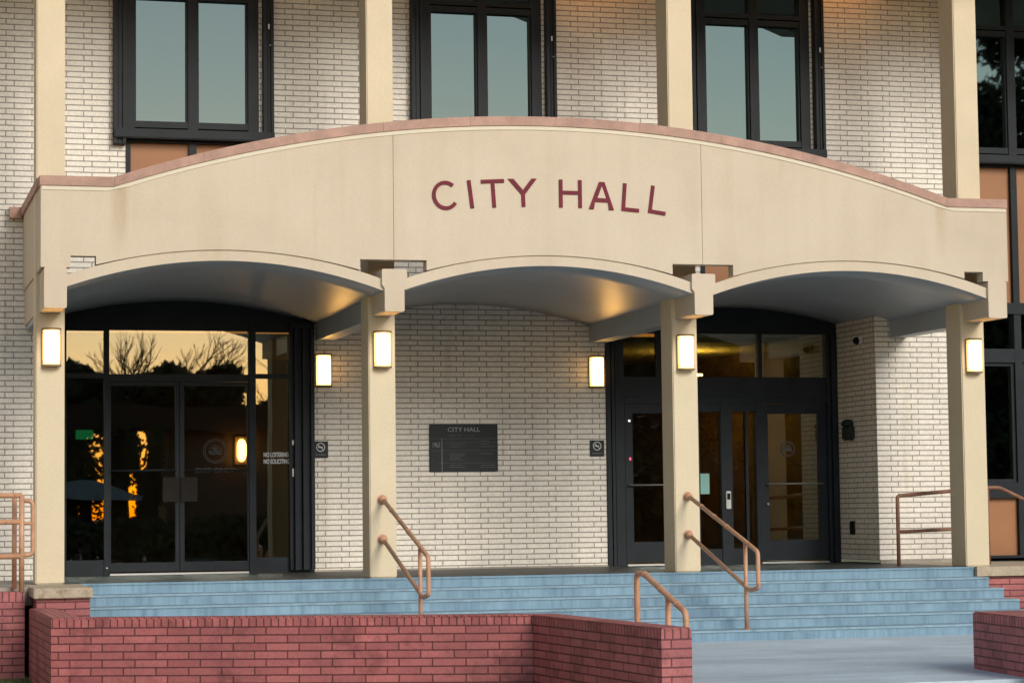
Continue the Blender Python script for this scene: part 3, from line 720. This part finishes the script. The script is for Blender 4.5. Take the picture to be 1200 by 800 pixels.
# wide ground sheets
m, nt, out = mat('lawn_grass'); M['lawn'] = m
b = N(nt, 'ShaderNodeBsdfPrincipled', Roughness=.9)
n1 = N(nt, 'ShaderNodeTexNoise', Scale=7.0, Detail=8.0, Roughness=.75); L(nt, coords(nt), n1.inputs['Vector'])
r = ramp(nt, n1.outputs['Fac'], [(.3, (.03, .035, .012)), (.5, (.075, .085, .025)), (.7, (.15, .13, .05))]); L(nt, r.outputs['Color'], b.inputs['Base Color'])
bp = N(nt, 'ShaderNodeBump', Strength=.6, Distance=.03); L(nt, n1.outputs['Fac'], bp.inputs['Height']); L(nt, bp.outputs['Normal'], b.inputs['Normal'])
L(nt, b.outputs[0], out.inputs['Surface'])
w = MB(); w.box(-900, 900, -1500, 300, LZ - 2, LZ); struct(w.build('ground', M['lawn']))
w = MB(); w.box(-300, 300, -52, -44, LZ + .0, LZ + .004); struct(w.build('road', paint('asphalt', (.05, .05, .052), rough=.85, var=.2)))
w = MB(); w.box(2.8, 9.2, -44, -8.2, LZ, LZ + .03); struct(w.build('path', M['concrete']))
# side landing left of the portico, and right ledge floor
w = MB(); w.box(-9, .155, -.72, YU, -.2, -.004); struct(w.build('side_landing', M['side_floor']))
w = MB(); w.box(11.13, 17, -.12, YU, -.115, -.001); w.box(11.165, 17, -.07, YU, -1.1, -.118, 1)
struct(w.build('side_ledge', [M['stone'], M['red']]))

# grass blades at the foot of the left walls
bm = MB()
for i in range(5200):
    x = rnd.uniform(-1.6, -.17); y = rnd.uniform(-5.4, -1.45); h = rnd.uniform(.03, .075); a = rnd.uniform(0, 6.28); ww = .005
    dx, dy = math.cos(a) * ww, math.sin(a) * ww; lx, ly = rnd.uniform(-.03, .03), rnd.uniform(-.03, .03)
    v_ = [bm.bm.verts.new(p) for p in ((x - dx, y - dy, LZ - .005), (x + dx, y + dy, LZ - .005), (x + lx, y + ly, LZ + h))]
    bm.bm.faces.new(v_)
gr = bm.build('grass', paint('grass_blades', (.10, .12, .035), rough=.8, var=.5, scale=9, bump=0)); gr['kind'] = 'stuff'; tag(gr, 'short patchy grass at the foot of the red brick walls', 'grass')
gr['kind'] = 'stuff'

# ------------------------------------------------------------------ red brick walls
def off(p, q, d):
    v = (Vector(q) - Vector(p)).normalized(); return Vector((v.y, -v.x)) * d
def brick_wall(name, line, t, z0, z1, label, capt=.10, inward=1):
    """wall following a plan polyline, thickness t to the inner side; soldier cap on top"""
    P = [Vector(p) for p in line]; n = len(P); inn = []
    for i in range(n):
        if i == 0: d = (P[1] - P[0]).normalized(); nn = Vector((-d.y, d.x)) * inward; inn.append(P[0] + nn * t)
        elif i == n - 1: d = (P[-1] - P[-2]).normalized(); nn = Vector((-d.y, d.x)) * inward; inn.append(P[-1] + nn * t)
        else:
            a = (P[i] - P[i - 1]).normalized(); b = (P[i + 1] - P[i]).normalized()
            na = Vector((-a.y, a.x)) * inward; nb = Vector((-b.y, b.x)) * inward
            m_ = (na + nb).normalized(); inn.append(P[i] + m_ * (t / m_.dot(na)))
    poly = [(p.x, p.y) for p in P] + [(p.x, p.y) for p in reversed(inn)]
    root = thing(name, (P[0].x, P[0].y, z0), label, 'brick wall')
    w = MB(); w.slab(poly, z0, z1 - capt - .0015); o = w.build('brickwork', M['red'], root); o.location = (-P[0].x, -P[0].y, -z0)
    c = Vector((sum(p[0] for p in poly) / len(poly), sum(p[1] for p in poly) / len(poly)))
    w = MB(); w.slab(poly, z1 - capt, z1); bmesh.ops.bevel(w.bm, geom=[e for e in w.bm.edges if all(v.co.z > z1 - .001 for v in e.verts)], offset=.012, segments=2, affect='EDGES')
    o = w.build('rowlock_cap', M['redcap'], root); o.location = (-P[0].x, -P[0].y, -z0)
    return root
brick_wall('planter_wall', [(-.17, -1.50), (-.152, -4.095), (3.99, -5.71), (4.20, -8.64)], .26, -1.3, -.20, 'low red brick planter wall with angled corner running across the lower left', .085)
bw = brick_wall('planter_wall', [(7.43, -8.8), (7.60, -7.16), (12.6, -7.0)], .5, -1.3, -.20, 'short red brick planter wall end at the lower right beside the walkway', .085, inward=-1)
# left retaining wall below the side landing
brick_wall('retaining_wall', [(-.185, -.55), (-.185, -1.05), (-9.0, -1.05)], .30, -1.3, -.045, 'red brick retaining wall at the far left beneath the tan railing', .10, inward=-1)
# pier carrying the stone cap under the first column
pr = thing('brick_pier', (.15, -.8, -1.3), 'red brick stair pier with thick pebbled stone cap below the first column', 'pier')
o = MB().box(-.09, .45, -1.44, -.06, -1.3, -.108).build('brickwork', M['red'], pr); o.location = (-.15, .8, 1.3)
o = MB().box(-.125, .475, -1.50, -.0, -.105, -.001, bev=.008).build('stone_cap', M['stone'], pr); o.location = (-.15, .8, 1.3)
w = MB(); w.slab([(.02, -3.95), (4.1, -5.5), (4.28, -5.5), (4.28, -2.29), (.0, -2.29)], -1.2, GZ + .01)
struct(w.build('planter_soil', M['soil']))

# ------------------------------------------------------------------ handrails
RR = .024
def stair_rail(X, name, label, loc_z):
    t = thing(name, (X, -1.86, loc_z), label, 'handrail', 'stair handrails fixed to the columns')
    def bl(mb, n, m=M['rail']):
        o = mb.build(n, m, t); o.location = (-X, 1.86, -loc_z); return o
    w = MB()
    path = [(X, -.012, .883), (X, -.10, .865), (X, -1.86, .372), (X, -2.235, .262), (X, -2.235, -.128), (X, -1.98, -.158), (X, -.10, .415), (X, -.012, .437)]
    w.tube(fillet([path[1], path[2], path[3], path[4], path[5], path[6]], .05), RR)
    bl(w, 'rail')
    w = MB(); w.tube([(X, -1.86, -.585), (X, -1.86, .375)], RR * .95); w.tube([(X, -1.86, -.583), (X, -1.86, -.577)], .05); bl(w, 'post')
    for z, y in ((.883, 0), (.437, 0)):
        w = MB(); w.tube([(X, -.003, z - .002), (X, -.014, z - .002)], .055, 20).ball((X, -.045, z - .004), .045); w.tube([(X, -.02, z), (X, -.13, z - .03)], RR * 1.05)
        bl(w, 'wall_flange')
    w = MB()
    for f_ in (.22, .45, .68):
        y = -.10 - 1.76 * f_; z = .865 - .493 * f_; w.tube([(X, y + .012, z + .0035), (X, y - .012, z - .0035)], RR * 1.22)
    bl(w, 'weld_collar')
    return t
stair_rail(3.85, 'stair_handrail', 'tan double pipe handrail running down from the second column from the left', -.583)
stair_rail(7.50, 'stair_handrail', 'tan double pipe handrail running down from the third column from the left', -.583)
X = 4.68
t = thing('walkway_handrail', (X, -6.8, GZ), 'tan pipe handrail sloping down behind the end of the left planter wall', 'handrail')
def bl(mb, n): o = mb.build(n, M['rail'], t); o.location = (-X, 6.8, -GZ)
w = MB(); w.tube(fillet([(X, -6.60, GZ), (X, -6.60, .175), (X, -6.80, .178), (X, -7.86, -.115), (X, -7.90, -.60)], .055), .0265); bl(w, 'rail')
w = MB(); w.tube([(X, -7.42, GZ), (X, -7.42, .005)], .025); bl(w, 'post')
w = MB()
for f_ in (.03, .42, .80):
    y = -6.80 - 1.06 * f_; z = .178 - .293 * f_; w.tube([(X, y + .012, z + .0035), (X, y - .012, z - .0035)], .031)
bl(w, 'weld_collar')
# left guard rail
t = thing('guard_rail', (-.22, -1.0, -.05), 'tan pipe guard railing at the far left on the red brick wall', 'railing')
def bl(mb, n): o = mb.build(n, M['rail'], t); o.location = (.22, 1.0, .05)
for x in (-.215, -1.5, -2.9): w = MB(); w.tube([(x, -1.02, -.05), (x, -1.02, .965)], .028); bl(w, 'post')
w = MB(); w.tube([(-.275, -.78, -.02), (-.275, -.78, .93)], .026); bl(w, 'post')
for z in (.955, .68, .325): w = MB(); w.tube([(-.215, -1.02, z), (-3.0, -1.02, z)], .027); w.tube([(-.275, -.78, z - .02), (-.275, 1.9, z - .02)], .0) if False else None; bl(w, 'rail')
w = MB(); w.tube(fillet([(-.215, -1.02, .90), (-.10, -1.02, .90), (-.10, -1.02, .335), (-.215, -1.02, .335)], .06), .024); w.tube([(-.215, -1.02, .665), (-.10, -1.02, .665)], .02); bl(w, 'end_loop')
# right side railing behind the fourth column
t = thing('side_railing', (10.62, 1.0, 0), 'brown pipe railing behind the fourth column in front of the brick wall', 'railing')
def bl(mb, n): o = mb.build(n, M['railrust'], t); o.location = (-10.62, -1.0, 0)
w = MB(); w.tube(fillet([(10.62, 1.0, 0), (10.62, 1.0, .865), (11.85, 1.0, .955), (12.02, 1.0, .955), (13.4, 1.0, .33)], .04), .024); bl(w, 'rail')
w = MB(); w.tube([(10.62, 1.0, .42), (11.85, 1.0, .455)], .021); bl(w, 'middle_rail')
w = MB(); w.tube([(11.85, 1.0, 0), (11.85, 1.0, .95)], .022); bl(w, 'post')

# ------------------------------------------------------------------ trees across the street (seen mirrored in the glass)
def bare_tree(x, y, h, seed, label):
    r_ = random.Random(seed)
    t = thing('bare_tree', (x, y, LZ), label, 'tree', 'trees across the street')
    tr_ = MB(); tw = MB()
    def grow(mb, p, d, ln, rad, lv):
        q = p + d * ln; mid = p + d * ln * .5 + Vector((r_.uniform(-1, 1), r_.uniform(-1, 1), 0)) * ln * .05
        mb.tube([p, mid, q], rad, 5 if lv < 3 else 3, cap=False, r1=rad * .68)
        if lv >= 6: return
        for k in range(3 if lv > 0 else 4):
            a = r_.uniform(0, 6.283); sp = r_.uniform(.3, .75)
            nd = (d + Vector((math.cos(a), math.sin(a), .12)) * sp).normalized()
            grow(tw, q if k < 2 else p + d * ln * r_.uniform(.5, .9), nd, ln * r_.uniform(.62, .84), rad * .62, lv + 1)
    grow(tr_, Vector((0, 0, 0)), Vector((0, 0, 1)), h * .24, h * .022, 0)
    tr_.build('trunk', M['bark'], t); tw.build('crown', M['bark'], t)
def leafy_tree(x, y, h, wd, low, seed, label, n=4200):
    r_ = random.Random(seed)
    t = thing('broadleaf_tree', (x, y, LZ), label, 'tree', 'trees across the street')
    tk = MB(); tk.tube([(0, 0, 0), (.1, .1, h * .3), (-.1, 0, h * .62)], h * .035, 8, r1=h * .018)
    lobes = []
    for i in range(12):
        a = r_.uniform(0, 6.283); rr = r_.uniform(.1, .62) * wd; z = h * r_.uniform(low + .12, .86)
        lobes.append((Vector((math.cos(a) * rr, math.sin(a) * rr, z)), wd * r_.uniform(.22, .42) * (1.15 - abs(z / h - .6)), a))
        tk.tube([(0, 0, h * .3), (math.cos(a) * rr * .5, math.sin(a) * rr * .5, h * .3 + (z - h * .3) * .6), (math.cos(a) * rr, math.sin(a) * rr, z)], h * .013, 5, r1=h * .003)
    tk.build('trunk', M['bark'], t)
    cr_ = MB()
    for i in range(n):
        c, rad, _ = r_.choice(lobes)
        d = Vector((r_.gauss(0, 1), r_.gauss(0, 1), r_.gauss(0, 1))).normalized()
        p = c + d * rad * r_.uniform(.45, 1.0) ** .6; p.z = max(p.z, h * low + r_.uniform(-.5, .3))
        s_ = r_.uniform(.16, .36); u = Vector((r_.gauss(0, 1), r_.gauss(0, 1), r_.gauss(0, 1))).normalized(); v_ = u.cross(d).normalized()
        q = [cr_.bm.verts.new(p + a2 * s_) for a2 in (u, v_ * .6, -u, -v_ * .6)]
        cr_.bm.faces.new(q)
    cr_.build('crown', M['leaf'], t)
bare_tree(10.8, -76, 13.0, 3, 'tall bare tree across the street, mirrored in the middle of the left transom')
bare_tree(16.0, -80, 11.5, 5, 'smaller bare tree across the street, mirrored at the right of the left transom')
for i, a in enumerate(((3.6, -70, 8.4, 4.2, .58), (6.6, -66, 8.2, 3.2, .60), (11.4, -66, 8.2, 3.4, .56), (15.6, -64, 7.4, 4.4, .06), (19.5, -70, 7.5, 5.5, .08), (25, -64, 10.5, 6.5, .04), (31, -62, 11.5, 7, .04), (37, -60, 11.5, 7, .04), (43, -60, 12.5, 8, .04),
                       (0, -70, 6, 5, .35), (-7, -74, 8, 6, .2), (45.2, -62, 28.0, 9.5, .1), (58, -66, 18, 9, .1), (-16, -80, 9, 7, .2))):
    leafy_tree(*a, 20 + i, 'dark leafy tree across the street, mirrored in the entrance glass' if a[2] < 20 else 'tallest leafy tree across the street, mirrored in the upper window at the far right', n=8000 if a[2] < 20 else 26000)

pv = thing('street_pavilion', (9, -58, LZ), 'dark open pavilion across the street, mirrored in the left doors', 'pavilion')
def bp_(mb, n, m): o = mb.build(n, m, pv); o.location = (-9, 58, -LZ)
w = MB(); w.prism([(2.2, 3.9), (21, 3.9), (19.5, 4.9), (4.2, 4.9)], -61, -57); bp_(w, 'roof', M['bark'])
for x, ww in ((3.0, .14), (4.9, .12), (5.75, .1), (6.5, .14), (7.7, .5), (9.07, .24)): w = MB(); w.box(x - ww, x + ww, -58.2, -57.9, LZ, 3.91); bp_(w, 'post', M['bark'])
w = MB(); w.box(9.66, 21, -60.9, -57.9, LZ, 3.91); bp_(w, 'wall', M['inwall'])
w = MB(); w.box(2.2, 9.6, -58.05, -57.95, 2.05, 2.13); bp_(w, 'cross_rail', M['bark'])
ms = MB(); r_ = random.Random(9)
for k in range(64):
    x0 = r_.uniform(4.6, 9.2); ln = r_.uniform(.6, 2.3) * (1.2 if x0 < 7 else .8); z = r_.uniform(3.4, 4.3) if k % 3 else r_.uniform(1.6, 2.4)
    for j in range(int(ln * 55)):
        p = Vector((x0 + r_.gauss(0, .10), -56.2 + r_.gauss(0, .2), z - r_.uniform(0, ln))); u = Vector((r_.gauss(0, 1), r_.gauss(0, .3), r_.gauss(0, 1.4))).normalized() * .085; v_ = Vector((u.z, 0, -u.x)) * .6
        ms.bm.faces.new([ms.bm.verts.new(p + q) for q in (u, v_, -u, -v_)])
tag(ms.build('hanging_moss', M['leaf']), 'ragged moss hanging in front of the pavilion, mirrored in the left doors', 'moss')
tn = thing('market_tent', (6.4, -55.6, LZ), 'pale peaked tent across the street, mirrored low in the left doors', 'tent')
w = MB(); w.prism([(-1.9, 2.55), (1.9, 2.55), (0, 3.15)], -1, 1); w.box(-1.9, 1.9, -1, 1, 2.4, 2.548); w.build('canopy', M['tread'], tn)
for x in (-1.8, 1.8): MB().tube([(x, .9, 0), (x, .9, 2.5)], .04).build('pole', M['metal'], tn)
hd = thing('clipped_hedge', (6, -54, LZ), 'dark clipped hedge across the street, mirrored at the foot of the left doors', 'hedge')
w = MB(); r_ = random.Random(4)
for i in range(7000):
    p = Vector((r_.uniform(-14, 14), r_.uniform(-.6, .6), r_.uniform(0, 1) ** .6 * (1.45 + .18 * math.sin(i))))
    u = Vector((r_.gauss(0, 1), r_.gauss(0, 1), r_.gauss(0, 1))).normalized() * .16; v_ = u.cross(Vector((0, 1, .3))).normalized() * .12
    w.bm.faces.new([w.bm.verts.new(p + q) for q in (u, v_, -u, -v_)])
w.build('foliage', M['leaf'], hd)
bb = thing('street_building', (52, -84, LZ), 'long dark brick building across the street, mirrored behind the trees in the right entrance', 'building')
MB().box(-31, 40, -6, 0, 0, 12.5).build('wall', paint('dark_far_brick', (.045, .05, .045), rough=.9), bb)
for i in range(16):
    for z in (1.5, 5.2, 8.9): MB().box(-29 + i * 4.2, -27 + i * 4.2, .002, .05, z, z + 1.9).build('window', M['black'], bb)

# ------------------------------------------------------------------ light
wd = bpy.data.worlds.new('World'); S.world = wd; wd.use_nodes = True
nt = wd.node_tree; bg = nt.nodes['Background']
sky = nt.nodes.new('ShaderNodeTexSky'); sky.sky_type = 'NISHITA'; sky.sun_disc = False
SUN_EL, SUN_AZ = -1.5, 172.0      # azimuth measured from +Y clockwise
sky.sun_elevation = R(SUN_EL); sky.sun_rotation = R(SUN_AZ)
sky.air_density = .74; sky.dust_density = .4; sky.ozone_density = 1.1
nt.links.new(sky.outputs[0], bg.inputs[0]); bg.inputs[1].default_value = .15
sl = bpy.data.lights.new('sun', 'SUN'); sl.energy = .19; sl.angle = R(25); sl.color = (1.0, .93, .80)
so = bpy.data.objects.new('sun', sl); COL.objects.link(so)
el, az = R(27), R(163)
d = Vector((math.sin(az) * math.cos(el), math.cos(az) * math.cos(el), math.sin(el)))
so.rotation_euler = (-d).to_track_quat('-Z', 'Y').to_euler()

# ------------------------------------------------------------------ camera
cam = bpy.data.cameras.new('camera'); co = bpy.data.objects.new('camera', cam); COL.objects.link(co)
cx, cy, cz, yaw, pit, rol, foc = -1.9096, -26.5314, .7170, .26863, .07120, -.01203, 2805.9
f = Vector((math.sin(yaw) * math.cos(pit), math.cos(yaw) * math.cos(pit), math.sin(pit)))
r0 = Vector((math.cos(yaw), -math.sin(yaw), 0)); u0 = r0.cross(f)
rr = r0 * math.cos(rol) + u0 * math.sin(rol); uu = -r0 * math.sin(rol) + u0 * math.cos(rol)
mt = Matrix((rr, uu, -f)).transposed().to_4x4(); mt.translation = (cx, cy, cz)
co.matrix_world = mt
cam.sensor_width = 36; cam.lens = 36 * foc / 1200; cam.clip_end = 4000; cam.clip_start = .1
S.camera = co
S.render.engine = 'CYCLES'
S.view_settings.view_transform = 'Standard'; S.view_settings.look = 'None'; S.view_settings.gamma = 1
S.view_settings.use_curve_mapping = False
S.view_settings.exposure = 3.98
S.cycles.max_bounces = 8; S.cycles.transparent_max_bounces = 12
